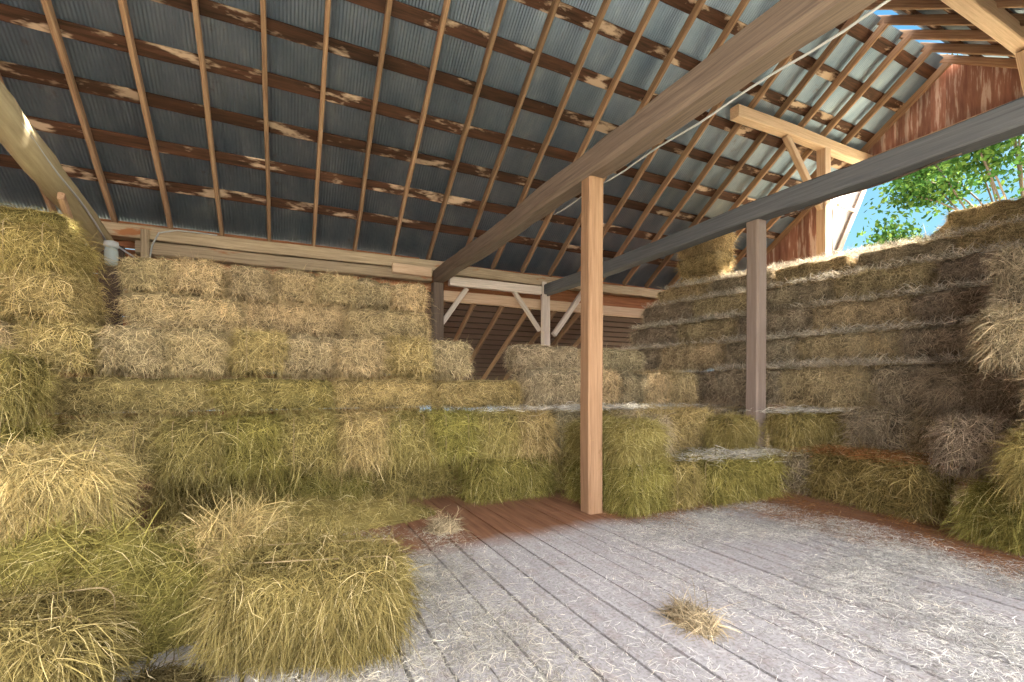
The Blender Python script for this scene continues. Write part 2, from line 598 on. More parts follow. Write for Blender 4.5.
def bale(c, dims, rot, proto, colour, label, group=None, tilt=(0, 0), jitter=True):
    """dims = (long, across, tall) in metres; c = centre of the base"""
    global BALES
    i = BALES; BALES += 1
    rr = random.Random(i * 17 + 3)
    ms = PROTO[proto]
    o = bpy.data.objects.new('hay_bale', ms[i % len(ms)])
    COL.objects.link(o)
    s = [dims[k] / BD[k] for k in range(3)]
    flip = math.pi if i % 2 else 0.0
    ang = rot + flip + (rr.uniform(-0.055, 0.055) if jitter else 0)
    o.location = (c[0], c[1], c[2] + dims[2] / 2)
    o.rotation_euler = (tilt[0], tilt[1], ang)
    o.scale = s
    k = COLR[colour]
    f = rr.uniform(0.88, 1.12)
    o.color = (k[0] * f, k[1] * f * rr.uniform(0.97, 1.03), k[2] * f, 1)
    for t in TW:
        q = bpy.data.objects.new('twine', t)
        COL.objects.link(q); q.parent = o
    tag(o, label, 'hay bale', group)
    return o


# ------------------------------------------------------------------ the shell: floor, roof, walls
X0, X1 = -4.6, 10.5


def build_floor():
    mb = MB()
    rr = random.Random(5)
    x = X0
    while x < X1:
        w = rr.choice((0.145, 0.17, 0.19, 0.205))
        gap = rr.choice((0.007, 0.012, 0.018, 0.026))
        ys = [-1.0, rr.uniform(0.8, 4.0), rr.uniform(5.5, 8), 11.8]
        for a, b in zip(ys[:-1], ys[1:]):
            dz = rr.uniform(-0.003, 0.003)
            mb.box((x + w / 2, (a + b) / 2, -0.02 + dz), ((w - gap) / 2, (b - a) / 2 - 0.002, 0.02), rr.random())
        x += w
    me = mb.mesh('floor')
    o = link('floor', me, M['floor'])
    tag(o, 'worn plank floor with pale hay dust and painted sky sheen', 'floor', kind='structure')
    mb = MB()
    mb.box((3, 5.4, -0.10), (7.6, 6.4, 0.03))
    tag(link('trim_1', mb.mesh('trim_1'), M['under']), 'dark underfloor seen through the plank gaps', 'floor', kind='structure')


def corrugated(name, ya, yb, xa, xb, sign):
    """sheet over the purlins from ya (eave) to yb (ridge)"""
    per, amp = 0.040, 0.0065
    nx = int((xb - xa) / per * 6)
    xs = np.linspace(xa, xb, nx + 1)
    ys = np.linspace(ya, yb, 9)
    rz = np.array([roof_z(y) for y in ys]) + 0.215
    X, Y = np.meshgrid(xs, ys)
    Z = rz[:, None] + amp * np.sin(2 * np.pi * xs / per)[None] + 0.006 * np.sin(xs * 1.3)[None]
    if yb > RIDGE_Y - 0.2:                              # ragged cut at the ridge
        sh = np.floor(xs / 0.66)
        Y[-1] += sign * (0.02 + 0.05 * np.abs(np.sin(sh * 12.9)))
        Z[-1] -= SL * (0.02 + 0.05 * np.abs(np.sin(sh * 12.9)))
    V = np.stack([X, Y, Z], -1).reshape(-1, 3)
    w = nx + 1
    i = np.arange(nx)[None] + np.arange(8)[:, None] * w
    F = np.stack([i, i + 1, i + 1 + w, i + w], -1).reshape(-1, 4)
    me = mesh_np(name, V, F)
    me.polygons.foreach_set('use_smooth', np.ones(len(F), bool))
    o = link(name, me, M['metal'])
    return tag(o, 'corrugated galvanised metal roof underside, ' + ('far slope' if sign > 0 else 'near slope'), 'roof', kind='structure')


build_floor()
corrugated('ceiling', EAVE_Y + 0.45, RIDGE_Y + 0.02, X0, X1 + 0.25, 1)
corrugated('ceiling.001', -0.6, RIDGE_Y - 0.02, X0, X1 + 0.25, -1)

# rafters of the far slope, one mesh copied
RS = 0.66
RL = math.hypot(EAVE_Y + 0.12 - RIDGE_Y, SL * (EAVE_Y + 0.12 - RIDGE_Y))
raft = [beam_mesh('rafter', RL, 0.055, 0.125, rough=0.006, seed=40 + k, segs=14) for k in range(4)]
for m_ in raft: m_.materials.append(M['rafter'])
n_far = 0
for k in range(-4, 17):
    x = -0.2 + RS * k
    if x > X1 - 0.1: break
    n_far += 1
    o = link('rafter', raft[k % 4])
    y0, y1 = EAVE_Y + 0.12, RIDGE_Y
    mtx = frame((x, y0, roof_z(y0) + 0.0625 / math.cos(math.atan(SL))), (x, y1, roof_z(y1) + 0.0625 / math.cos(math.atan(SL))))
    o.matrix_world = mtx
    tag(o, f'wooden rafter under the metal roof, {ORD[n_far]} from the left on the far slope', 'rafter', 'rafters of the far roof slope')
n_near = 0
for k in range(16, 8, -1):
    x = -0.2 + RS * k
    if x > X1 - 0.1: continue
    n_near += 1
    o = link('rafter', raft[k % 4])
    y0, y1 = -0.5, RIDGE_Y
    o.matrix_world = frame((x, y0, roof_z(y0) + 0.0625 / math.cos(math.atan(SL))), (x, y1, roof_z(y1) + 0.0625 / math.cos(math.atan(SL))))
    tag(o, f'brown rafter beyond the ridge on the near slope, {ORD[n_near]} from the gable wall', 'rafter', 'rafters of the near roof slope')

# purlin boards across the rafters
pur = [beam_mesh('roof_purlin', X1 - X0 - 0.02, 0.165, 0.026, rough=0.006, seed=70 + k, segs=60, round_=0.004) for k in range(3)]
for m_ in pur: m_.materials.append(M['purlin'])
ang = math.atan(SL)
for k in range(9):
    y = 8.10 - 0.483 * k
    o = link('roof_purlin', pur[k % 3])
    z = roof_z(y) + 0.125 / math.cos(ang) + 0.018
    o.matrix_world = Matrix.Translation((X0 + 0.01, y, z)) @ Matrix.Rotation(-ang, 4, 'X')
    tag(o, f'stained board purlin under the metal, {ORD[k + 1]} row up from the eave plate', 'purlin', 'purlins of the far roof slope')
purn = beam_mesh('roof_purlin', X1 - 4.65, 0.165, 0.026, rough=0.006, seed=77, segs=30, round_=0.004)
purn.materials.append(M['purlin'])
for k in range(5):
    y = RIDGE_Y - 0.32 - 0.483 * k
    o = link('roof_purlin', purn)
    o.matrix_world = Matrix.Translation((4.64, y, roof_z(y) + 0.125 / math.cos(ang) + 0.018)) @ Matrix.Rotation(ang, 4, 'X')
    tag(o, f'board purlin of the near slope, {ORD[k + 1]} row down from the ridge', 'purlin', 'purlins of the near roof slope')

# gable end wall: boards with the hay door left open
GX = X1 + 0.02
OY0, OY1, OZ = 1.75, 6.05, 5.62


def build_gable():
    mb = MB()
    rr = random.Random(9)
    y = -0.6
    while y < 8.9:
        w = rr.uniform(0.17, 0.25)
        zt = min(roof_z(y), roof_z(y + w)) + 0.12
        a, b = y, y + w - 0.0015
        zb = -0.05
        t = rr.random()
        za, zb2 = roof_z(a) + 0.15, roof_z(b) + 0.15
        cuts = [(0.0, None)] if (b <= OY0 or a >= OY1) else [(0.0, 2.4), (OZ, None)]
        for lo, hi in cuts:
            ha, hb = (za, zb2) if hi is None else (hi, hi)
            v = []
            for xx in (GX, GX + 0.025):
                v += [(xx, a, lo), (xx, b, lo), (xx, b, max(hb, lo)), (xx, a, max(ha, lo))]
            f = [[0, 1, 2, 3], [7, 6, 5, 4], [0, 4, 5, 1], [1, 5, 6, 2], [2, 6, 7, 3], [3, 7, 4, 0]]
            mb.add(v, f, t)
        y += w
    o = link('wall_right', mb.mesh('wall_right'), M['gable'])
    tag(o, 'red board gable wall round the open hay door', 'wall', kind='structure')


build_gable()

# back wall under the eave: rough horizontal boards, open into the lean-to right of the second bent
mb = MB()
rr = random.Random(3)
for z in np.arange(0, 3.5, 0.20):
    mb.box(((X0 + 2.3) / 2, EAVE_Y + 0.20 + rr.uniform(-0.012, 0.012), z + 0.1), ((2.3 - X0) / 2, 0.014, 0.093), rr.random())
tag(link('wall_back', mb.mesh('wall_back'), M['red_board']), 'reddish horizontal board wall under the eave plate', 'wall', kind='structure')

mb = MB()
mb.box((6.5, EAVE_Y + 0.28, 3.28), (4.2, 0.014, 0.36), 0.4)
tag(link('wall_back.001', mb.mesh('wall_back'), M['red_board']), 'board closing the gap above the lean-to', 'wall', kind='structure')
mb = MB()
for x in np.arange(4.4, 10.5, 0.2):
    mb.box((x, -0.62, 1.9), (0.0995, 0.013, 1.9), rr.random())
tag(link('wall_front', mb.mesh('wall_front'), M['gable']), 'unseen red board wall under the near eave', 'wall', kind='structure')  # out of view, added to keep stray sun off the floor

mb = MB()
for y in np.arange(-0.5, 8.6, 0.2):
    h_ = roof_z(y) + 0.1
    mb.box((X0 - 0.02, y, h_ / 2), (0.013, 0.0995, h_ / 2), rr.random())
tag(link('wall_left', mb.mesh('wall_left'), M['gable']), 'unseen red board end wall closing off light from the left', 'wall', kind='structure')  # added outside the frame to block light from the open end

# lean-to beyond the plate
LS = 0.57
mb = MB()
for k, y in enumerate(np.arange(8.75, 12.2, 0.17)):
    z = 3.02 - LS * (y - 8.5)
    mb.box((6.4, y, z), (4.1, 0.075, 0.010), rr.random(), Matrix.Rotation(-math.atan(LS), 4, 'X'))
tag(link('ceiling.002', mb.mesh('ceiling.002'), M['shingle']), 'dark boarded lean-to roof beyond the plate', 'roof', kind='structure')
mb = MB()
mb.box((6.4, 10.5, 3.10 - LS * 2.0), (4.1, 2.05, 0.008), 0.5, Matrix.Rotation(-math.atan(LS), 4, 'X'))
tag(link('ceiling.003', mb.mesh('ceiling.003'), M['under']), 'outer skin of the lean-to roof', 'roof', kind='structure')
lr = beam_mesh('lean_to_rafter', 3.9, 0.055, 0.12, seed=91, segs=8)
lr.materials.append(M['rafter'])
for k in range(7):
    x = 2.75 + 0.62 * k
    o = link('lean_to_rafter', lr)
    o.matrix_world = frame((x, 8.62, 2.82), (x, 8.62 + 3.4, 2.82 - LS * 3.4))
    tag(o, f'brown lean-to rafter beyond the plate, {ORD[k + 1]} from the left', 'rafter', 'rafters of the lean-to')

# ------------------------------------------------------------------ frame timbers
beam('eave_plate', (X0, EAVE_Y, 3.38), (2.75, EAVE_Y, 3.40), 0.22, 0.19, 'plate', 'long weathered eave plate under the rafter feet above the back stack', 'beam', rough=0.01)
beam('wall_girt', (-1.9, EAVE_Y - 0.03, 3.17), (2.45, EAVE_Y - 0.03, 3.19), 0.18, 0.18, 'plate', 'grey brown wall girt right under the long eave plate', 'beam', rough=0.01)
beam('eave_plate', (2.45, EAVE_Y + 0.02, 3.36), (9.8, EAVE_Y + 0.02, 3.36), 0.20, 0.19, 'plate', 'eave plate continuing behind the front post towards the gable', 'beam', rough=0.012)
beam('splice_beam', (2.75, EAVE_Y - 0.20, 3.12), (4.68, EAVE_Y - 0.20, 3.13), 0.10, 0.17, 'white_wood', 'bleached beam under the plate between the two tie beam ends', 'beam', rough=0.01)
beam('wall_girt', (2.62, EAVE_Y + 0.10, 2.90), (9.8, EAVE_Y + 0.10, 2.90), 0.14, 0.20, 'pale', 'pale girt carrying the lean-to rafters under the plate', 'beam', rough=0.008)
beam('splice_block', (1.72, EAVE_Y - 0.17, 3.26), (2.42, EAVE_Y - 0.17, 3.26), 0.08, 0.17, 'pale', 'short pale block nailed to plate left of the tie beam end', 'block', rough=0.008)
beam('wall_board', (-1.75, EAVE_Y + 0.02, 2.98), (2.4, EAVE_Y + 0.02, 2.98), 0.03, 0.15, 'red_board', 'red brown board below the girt behind the top bales', 'board')
for k, (x, w) in enumerate(((-0.62, 0.1), (0.42, 0.07), (1.1, 0.06))):
    beam('wall_stud', (x, EAVE_Y - 0.03, 2.3), (x, EAVE_Y - 0.03, 3.07), w, 0.05, 'red_board',
         f'short wall stud under the girt, {ORD[k + 1]} from the left behind the top bales', 'stud', 'studs under the girt')
beam('wall_stud', (-1.78, EAVE_Y - 0.14, 2.2), (-1.78, EAVE_Y - 0.14, 3.42), 0.10, 0.06, 'plate', 'weathered upright at the left end of the girt beside the log', 'stud')

TX, T3X = 2.58, 4.85
beam('tie_beam', (TX, -0.9, 3.20), (TX, EAVE_Y - 0.12, 3.20), 0.22, 0.24, 'tie', 'long rough brown tie beam resting on the front timber post', 'beam', rough=0.012, round_=0.035, segs=40)
beam('tie_beam', (T3X, -0.9, 3.14), (T3X, EAVE_Y - 0.1, 3.14), 0.20, 0.20, 'tie_dark', 'dark grey tie beam on the rear post crossing the open hay door', 'beam', rough=0.006, round_=0.015, segs=40)
beam('timber_post', (TX, 3.6, 0.0), (TX, 3.6, 3.085), 0.16, 0.16, 'post', 'square tan timber post standing on the bare floor', 'post', rough=0.006, round_=0.018, segs=14)
beam('timber_post', (T3X, 3.6, 0.0), (T3X, 3.6, 3.045), 0.16, 0.16, 'post_grey', 'square grey brown timber post rising behind the front bales', 'post', rough=0.005, round_=0.018, segs=14)
log = beam('tie_log', (-2.1, EAVE_Y + 0.05, 2.93), (-2.1, 2.6, 3.84), 0.27, 0.30, 'log', 'round peeled log beam slanting up at the left with cable', 'log', rough=0.02, log=True, segs=30)

# knee braces and posts at the far ends of the tie beams
beam('timber_post', (TX - 0.02, EAVE_Y - 0.1, 0), (TX - 0.02, EAVE_Y - 0.1, 3.08), 0.19, 0.19, 'tie', 'brown post under the far end of the long rough tie beam', 'post')
beam('knee_brace', (TX + 0.55, EAVE_Y - 0.12, 3.03), (TX + 0.07, EAVE_Y - 0.12, 2.35), 0.07, 0.09, 'white_wood', 'bleached knee brace against the long tie beam\'s far post', 'brace')
beam('timber_post', (T3X + 0.05, EAVE_Y - 0.02, 0), (T3X + 0.05, EAVE_Y - 0.02, 3.28), 0.15, 0.15, 'white_wood', 'bleached upright under the far end of the dark tie beam', 'post')
beam('upright_board', (T3X - 0.10, EAVE_Y - 0.22, 2.30), (T3X - 0.10, EAVE_Y - 0.22, 3.30), 0.10, 0.04, 'white_wood', 'short bleached board nailed beside the upright, with torn top', 'board')
beam('knee_brace', (T3X - 0.78, EAVE_Y - 0.22, 3.06), (T3X - 0.16, EAVE_Y - 0.16, 2.32), 0.08, 0.08, 'white_wood', 'bleached knee brace slanting down to the left of the upright', 'brace')
beam('knee_brace', (T3X + 0.90, EAVE_Y - 0.16, 3.20), (T3X + 0.16, EAVE_Y - 0.16, 2.25), 0.10, 0.10, 'white_wood', 'wide bleached knee brace slanting up to the right of the upright', 'brace')
beam('wall_stud', (T3X + 1.25, EAVE_Y + 0.05, 0), (T3X + 1.05, EAVE_Y + 0.05, 3.2), 0.12, 0.12, 'rafter', 'leaning brown stud right of the wide bleached brace', 'stud')

# left corner timbers under the log
beam('dark_post', (-2.02, EAVE_Y - 0.75, 0.9), (-2.02, EAVE_Y - 0.72, 3.0), 0.26, 0.26, 'dark_log', 'dark barked post under the peeled log behind the bales', 'post', log=True, rough=0.02)
beam('slanted_brace', (-1.98, 7.0, 2.35), (-1.87, 5.8, 2.95), 0.05, 0.09, 'rafter', 'reddish slanted board between the log and the left bales', 'brace')

# mid purlin beams with post and brace by the gable
MY = 5.33
NY = 2 * RIDGE_Y - MY
beam('purlin_beam', (6.65, MY, roof_z(MY) - 0.10), (GX, MY, roof_z(MY) - 0.10), 0.17, 0.20, 'pale', 'sunlit pale beam under the rafters ending at the gable wall', 'beam', rough=0.008)
beam('timber_post', (9.05, MY, 0), (9.05, MY, roof_z(MY) - 0.2), 0.17, 0.17, 'pale', 'pale post beside the open hay door under the sunlit beam', 'post')
beam('knee_brace', (7.95, MY, roof_z(MY) - 0.20), (8.97, MY, roof_z(MY) - 1.30), 0.10, 0.11, 'pale', 'pale knee brace under the sunlit beam near the gable', 'brace')
beam('purlin_beam', (6.4, NY, roof_z(NY) - 0.10), (GX, NY, roof_z(NY) - 0.10), 0.17, 0.20, 'pale', 'pale beam under the near slope at the picture\'s top right corner', 'beam', rough=0.008)
beam('knee_brace', (8.72, NY, roof_z(NY) - 0.20), (9.5, NY, roof_z(NY) - 1.5), 0.12, 0.14, 'pale', 'pale brace under the near slope beam at the top right corner', 'brace')
beam('gable_tie', (GX - 0.10, 2.45, OZ - 0.02), (GX - 0.10, 5.5, OZ - 0.02), 0.14, 0.17, 'pale', 'pale cross beam along the bottom of the gable boards', 'beam')
beam('door_jamb', (GX - 0.05, OY1 + 0.03, 0), (GX - 0.05, OY1 + 0.03, OZ), 0.10, 0.12, 'white_wood', 'pale upright jamb of the open hay door at the red wall', 'jamb')
beam('wall_batten', (GX - 0.03, 6.35, 3.48), (GX - 0.03, 7.5, 3.50), 0.03, 0.09, 'red_board', 'lone batten nailed across the red gable boards', 'batten')

# hay hood outside the door: pale triangular cheek with a sloping edge board
mb = MB()
pw = 0.14
xs = np.arange(GX + 0.03, 11.75, pw)
for i, x in enumerate(xs):
    x2 = min(x + pw - 0.004, 11.75)
    b0, b1 = 3.86 + 1.60 * (x - 10.5), 3.86 + 1.60 * (x2 - 10.5)
    v = []
    for yy in (6.02, 6.045):
        v += [(x, yy, b0), (x2, yy, b1), (x2, yy, 6.0), (x, yy, 6.0)]
    mb.add(v, [[0, 1, 2, 3], [7, 6, 5, 4], [0, 4, 5, 1], [1, 5, 6, 2], [2, 6, 7, 3], [3, 7, 4, 0]], random.random())
hood = link('hay_hood', mb.mesh('hay_hood'), M['hood'])
tag(hood, 'pale boarded cheek of the hay hood outside the gable door', 'hay hood')
e = beam('edge_board', (10.52, 5.98, 3.82), (11.78, 5.98, 5.84), 0.05, 0.15, 'tie')
e.parent = hood
e = beam('bracket', (10.6, 5.95, 5.05), (11.22, 5.95, 5.02), 0.05, 0.07, 'white_wood')
e.parent = hood

# ------------------------------------------------------------------ cables and the lamp on the log
def on_log(y, side=0.15, up=0.0):
    t = (EAVE_Y + 0.05 - y) / (EAVE_Y + 0.05 - 2.6)
    return (-2.1 + side, y, 2.93 + t * (3.84 - 2.93) + up)


cable = link('cable', tube_mesh('cable', [on_log(y, 0.13, -0.07 + 0.012 * math.sin(y * 5)) for y in np.arange(2.8, 7.2, 0.25)] + [(-1.93, 7.25, 2.94)], 0.011), M['cable'])
tag(cable, 'grey cable clipped along the peeled log down to the lamp', 'cable')
lampo = bpy.data.objects.new('wall_lamp', None); COL.objects.link(lampo)
lampo.location = (-1.86, 7.2, 2.76)
tag(lampo, 'small porcelain lamp holder with jar hanging under the peeled log', 'lamp')
link('lamp_socket', lathe_mesh('lamp_socket', [(0.03, 0.16), (0.07, 0.15), (0.075, 0.09), (0.06, 0.08)][::-1]), M['ceramic'], lampo)
link('glass_jar', lathe_mesh('glass_jar', [(0.03, -0.14), (0.06, -0.12), (0.068, -0.06), (0.068, 0.04), (0.058, 0.085)]), M['glass'], lampo)
pts = [(-1.84, 7.3, 2.90), (-1.76, 7.9, 2.88), (-1.72, 8.3, 2.92), (-1.70, 8.36, 3.2), (-1.62, 8.37, 3.40), (-1.4, 8.37, 3.47), (-0.9, 8.37, 3.47)]
tag(link('cable', tube_mesh('cable', pts, 0.011), M['cable']), 'grey cable looping from the lamp up onto the eave plate', 'cable')
tag(link('cable', tube_mesh('cable', [(TX + 0.14, y, 3.085 + 0.01 * math.sin(y * 7)) for y in np.arange(0.3, 4.6, 0.2)], 0.008), M['cable']),
    'thin pale cable along the bottom edge of the rough tie beam', 'cable')
tag(link('cable', tube_mesh('cable', [(T3X + 0.02, y, 3.03 - 0.03 * abs(math.sin((y - 1.9) * 3.5))) for y in np.arange(1.8, 3.4, 0.08)], 0.008), M['dark_log']),
    'thin dark cable drooping under the dark tie beam against the sky', 'cable')

# ------------------------------------------------------------------ the hay
def row_x(name, grp, xs, y, z, dims, proto, cols, end_on, rotj=0.0, dy=0.045):
    """bales side by side along x; y = front face; label built from name"""
    n = len(xs)
    for i, x in enumerate(xs):
        rr = random.Random(int(x * 100) + int(z * 1000))
        d = dims if not callable(dims) else dims(i)
        d = (d[0], d[1] * rr.uniform(0.95, 1.08), d[2])
        depth = d[0] if end_on else d[1]
        yy = y + depth / 2 + rr.uniform(-dy, dy)
        bale((x, yy, z), d, (math.pi / 2 if end_on else 0.0) + rr.uniform(-rotj, rotj), proto, cols[i % len(cols)],
             name(i, n), grp)


def nm(adj, row):
    return lambda i, n: f'{adj} hay bale, {ORD[i + 1]} from the left in {row}'


def span(a, b, w):
    n = max(1, round((b - a) / w))
    s = (b - a) / n
    return [a + s * (k + 0.5) for k in range(n)], s


# back stack along the eave, bottom row first
xs, s = span(-0.95, 1.66, 0.87)
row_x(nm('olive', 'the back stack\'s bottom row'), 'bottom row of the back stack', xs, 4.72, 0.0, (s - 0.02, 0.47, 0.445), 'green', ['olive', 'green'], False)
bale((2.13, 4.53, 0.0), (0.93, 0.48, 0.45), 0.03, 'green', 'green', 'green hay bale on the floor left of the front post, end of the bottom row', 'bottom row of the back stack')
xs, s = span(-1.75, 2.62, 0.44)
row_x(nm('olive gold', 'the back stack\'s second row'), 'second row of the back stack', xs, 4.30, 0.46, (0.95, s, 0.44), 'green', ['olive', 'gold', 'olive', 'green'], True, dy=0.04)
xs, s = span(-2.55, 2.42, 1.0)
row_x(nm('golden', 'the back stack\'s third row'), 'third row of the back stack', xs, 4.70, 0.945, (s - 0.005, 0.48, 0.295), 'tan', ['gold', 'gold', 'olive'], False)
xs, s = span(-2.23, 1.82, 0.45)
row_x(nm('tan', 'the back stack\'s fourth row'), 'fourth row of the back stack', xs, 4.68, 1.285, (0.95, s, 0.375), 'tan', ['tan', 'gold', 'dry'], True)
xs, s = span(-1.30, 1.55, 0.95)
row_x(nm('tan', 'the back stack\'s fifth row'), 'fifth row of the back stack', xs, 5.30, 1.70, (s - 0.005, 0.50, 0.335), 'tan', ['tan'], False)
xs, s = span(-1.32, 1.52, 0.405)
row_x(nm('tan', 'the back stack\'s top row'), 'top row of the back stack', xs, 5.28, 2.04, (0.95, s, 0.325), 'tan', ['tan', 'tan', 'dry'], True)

# tall column at the left
for k, (z, h) in enumerate(((1.675, 0.36), (2.04, 0.36))):
    bale((-1.66 - 0.06 * k, 5.06, z), (0.75, 0.44, h), math.pi / 2, 'green' if k else 'tan', ['gold', 'olive'][k], ['lower', 'upper'][k] + ' shaggy hay bale of the tall left column beside the log', 'left column')
    bale((-2.16 - 0.06 * k, 5.10, z), (0.85, 0.50, h), math.pi / 2, 'tan', 'olive', ['lower', 'upper'][k] + ' hay bale at the far left edge beside the tall column', 'left column')
bale((-2.25, 5.75, 2.42), (0.95, 0.46, 0.32), 0.05, 'green', 'olive', 'dark olive hay bale lying on top of the left column under the roof')

# left foreground
bale((-1.34, 3.36, 0.40), (0.95, 0.50, 0.42), 0.05, 'near', 'gold', 'golden hay bale lying on the loose heap at the left edge')
bale((-1.30, 3.42, 0.0), (0.95, 0.55, 0.39), 0.0, 'green', 'green', 'green hay bale under the golden one at the left edge, half buried')
bale((-1.74, 4.02, 0.95), (0.6, 0.5, 0.42), 0.05, 'green', 'olive', 'dark olive bale at left edge in front of the stack')
bale((-1.72, 4.02, 0.46), (0.6, 0.5, 0.47), 0, 'green', 'green', 'green hay bale at left edge under the dark olive one')
bale((0.13, 2.30, 0.0), (0.74, 0.48, 0.42), -0.30, 'near', 'deep', 'large frayed hay bale lying alone in the left foreground')
bale((-1.00, 2.22, 0.0), (0.82, 0.50, 0.39), -0.06, 'near', 'deep', 'olive green hay bale in the bottom left corner')

# bales round the front post, and the low step behind it
G = 'low step by the posts'
bale((4.10, 4.12, 0.0), (0.95, 0.48, 0.455), 0.0, 'green', 'olive', 'olive bale on the floor under the golden one left of the rear post', G)
bale((5.52, 3.36, 0.0), (0.95, 0.50, 0.49), 0.0, 'green', 'brown', 'brown bale on the floor under the dusty olive one', G)
bale((5.62, 5.05, 0.94), (0.9, 0.46, 0.46), math.pi / 2 + 0.1, 'tan', 'brown', 'brown bale at the inner corner between the low step and right stack', G)
bale((5.62, 5.05, 0.0), (0.9, 0.46, 0.46), math.pi / 2, 'tan', 'brown', 'brown bale on the floor in the inner corner by the right stack', G)
bale((5.62, 5.05, 0.47), (0.9, 0.46, 0.46), math.pi / 2, 'tan', 'brown', 'brown bale low in the inner corner by the right stack', G)
bale((4.52, 3.66, 0.46), (0.44, 0.36, 0.38), 0.0, 'green', 'olive', 'short olive bale tucked against the left of the rear post', G)
bale((5.10, 4.02, 0.46), (0.95, 0.40, 0.46), 0.0, 'tan', 'brown', 'brown bale just behind the rear post', G)
bale((2.98, 3.76, 0.0), (0.92, 0.50, 0.475), math.pi / 2 + 0.10, 'near', 'green', 'green shaggy bale on the floor just right of the front post', G)
bale((3.45, 3.74, 0.0), (0.92, 0.42, 0.46), math.pi / 2 - 0.05, 'green', 'olive', 'olive bale on the floor, second right of the front post', G)
bale((4.22, 3.42, 0.0), (0.98, 0.46, 0.45), -0.07, 'green', 'green', 'long green bale on the floor in front of the rear post', G)
bale((5.12, 2.52, 0.0), (1.08, 0.47, 0.50), math.pi / 2 - 0.16, 'green', 'olive', 'long olive brown bale at the floor\'s back right corner', G)
bale((2.98, 3.82, 0.48), (0.92, 0.50, 0.35), math.pi / 2 + 0.04, 'near', 'olive', 'shaggy bale stacked on the green one right of front post', G)
bale((3.42, 4.02, 0.465), (0.80, 0.38, 0.40), math.pi / 2 - 0.06, 'green', 'grey', 'greyish bale in the second layer between the two posts', G)
bale((4.06, 4.10, 0.46), (0.86, 0.46, 0.45), 0.02, 'green', 'gold', 'golden bale in the second layer left of the rear post', G)
bale((5.28, 3.28, 0.50), (0.92, 0.36, 0.38), -0.10, 'green', 'olive', 'dusty olive bale in front of the rear post, second layer', G)
bale((3.02, 4.72, 0.0), (0.9, 0.5, 0.45), 0.0, 'green', 'olive', 'olive bale on the floor deep behind the front post', G)
bale((4.0, 4.75, 0.0), (0.95, 0.5, 0.45), 0.0, 'green', 'brown', 'brown bale low at the back of the low step', G)
xs, s = span(2.70, 4.68, 0.49)
row_x(nm('grey green', 'the low step behind the front post'), 'low step behind the front post', xs, 4.46, 0.46, (0.95, s - 0.015, 0.44), 'green', ['grey', 'olive'], True)
bale((2.93, 4.95, 0.92), (0.84, 0.48, 0.47), 0.0, 'tan', 'grey', 'grey tan bale directly behind the front post, third layer')
xs, s = span(3.40, 5.1, 0.425)
row_x(nm('straw', 'the third layer between the two posts'), 'third layer between the posts', xs, 4.68, 0.92, (0.95, s - 0.012, 0.45), 'tan', ['tan', 'grey', 'tan'], True)
bale((3.05, 5.35, 1.39), (0.92, 0.44, 0.31), 0.03, 'tan', 'grey', 'frosted grey bale on top, left behind the front post')
bale((4.12, 5.40, 1.38), (0.95, 0.46, 0.32), -0.04, 'tan', 'grey', 'frosted grey bale on top, right behind the front post')

# right stack, stepping back towards the gable: rows run along y
def row_y(row, grp, z, x_far, x_near, ya, yb, L, dims, proto, cols, end_on, adj):
    """x_far = front face at y 5.5, x_near at y 3.0; bales from ya (far) to yb (near)"""
    n = max(1, round((ya - yb) / L)); st = (ya - yb) / n
    sl = (x_near - x_far) / (3.0 - 5.5)
    for i in range(n):
        y = ya - st * (i + 0.5)
        rr = random.Random(int(z * 977) + i)
        x = x_far + sl * (y - 5.5) + rr.uniform(-0.04, 0.04)
        a = math.atan2(-sl, 1.0)
        if end_on:
            bale((x + dims[0] / 2, y, z), (dims[0], st - 0.012, dims[2]), a, proto, cols[i % len(cols)], f'{adj} hay bale, {ORD[i + 1]} from the far end of {row}', grp)
        else:
            bale((x + dims[1] / 2, y, z), (st - 0.015, dims[1], dims[2]), a + math.pi / 2, proto, cols[i % len(cols)], f'{adj} hay bale, {ORD[i + 1]} from the far end of {row}', grp)


R = 'right stack'
row_y('right stack\'s second row', R + ' second row', 0.50, 5.35, 5.48, 3.02, 1.95, 0.54, (0.95, 0.48, 0.44), 'green', ['brown', 'dry'], True, 'brown')
row_y('right stack\'s third row', R + ' third row', 0.95, 5.05, 5.50, 4.55, 2.0, 0.85, (0.95, 0.47, 0.45), 'tan', ['brown', 'dry'], False, 'brown')
row_y('right stack\'s fourth row', R + ' fourth row', 1.41, 5.25, 5.72, 6.5, 1.75, 0.98, (0.95, 0.47, 0.375), 'tan', ['brown', 'dry'], False, 'dull brown')
row_y('right stack\'s fifth row', R + ' fifth row', 1.79, 5.62, 6.08, 6.6, 1.75, 0.97, (0.95, 0.50, 0.395), 'tan', ['brown', 'dry'], False, 'grey brown')
row_y('right stack\'s sixth row', R + ' sixth row', 2.19, 5.95, 6.42, 6.6, 1.7, 1.02, (0.95, 0.50, 0.395), 'tan', ['brown', 'dry'], False, 'dull brown')
row_y('right stack\'s seventh row', R + ' seventh row', 2.59, 6.45, 6.98, 6.7, 1.7, 0.98, (0.95, 0.50, 0.37), 'tan', ['tan', 'brown'], False, 'sunlit brown')
row_y('the crest by the door', R + ' crest', 2.59, 7.05, 7.62, 6.0, 1.9, 0.98, (0.95, 0.62, 0.50), 'tan', ['tan', 'brown'], False, 'sunlit tan')
row_y('the top pair', R + ' crest', 3.10, 7.3, 7.75, 3.1, 1.3, 0.95, (0.95, 0.50, 0.36), 'tan', ['tan'], False, 'tan crest')
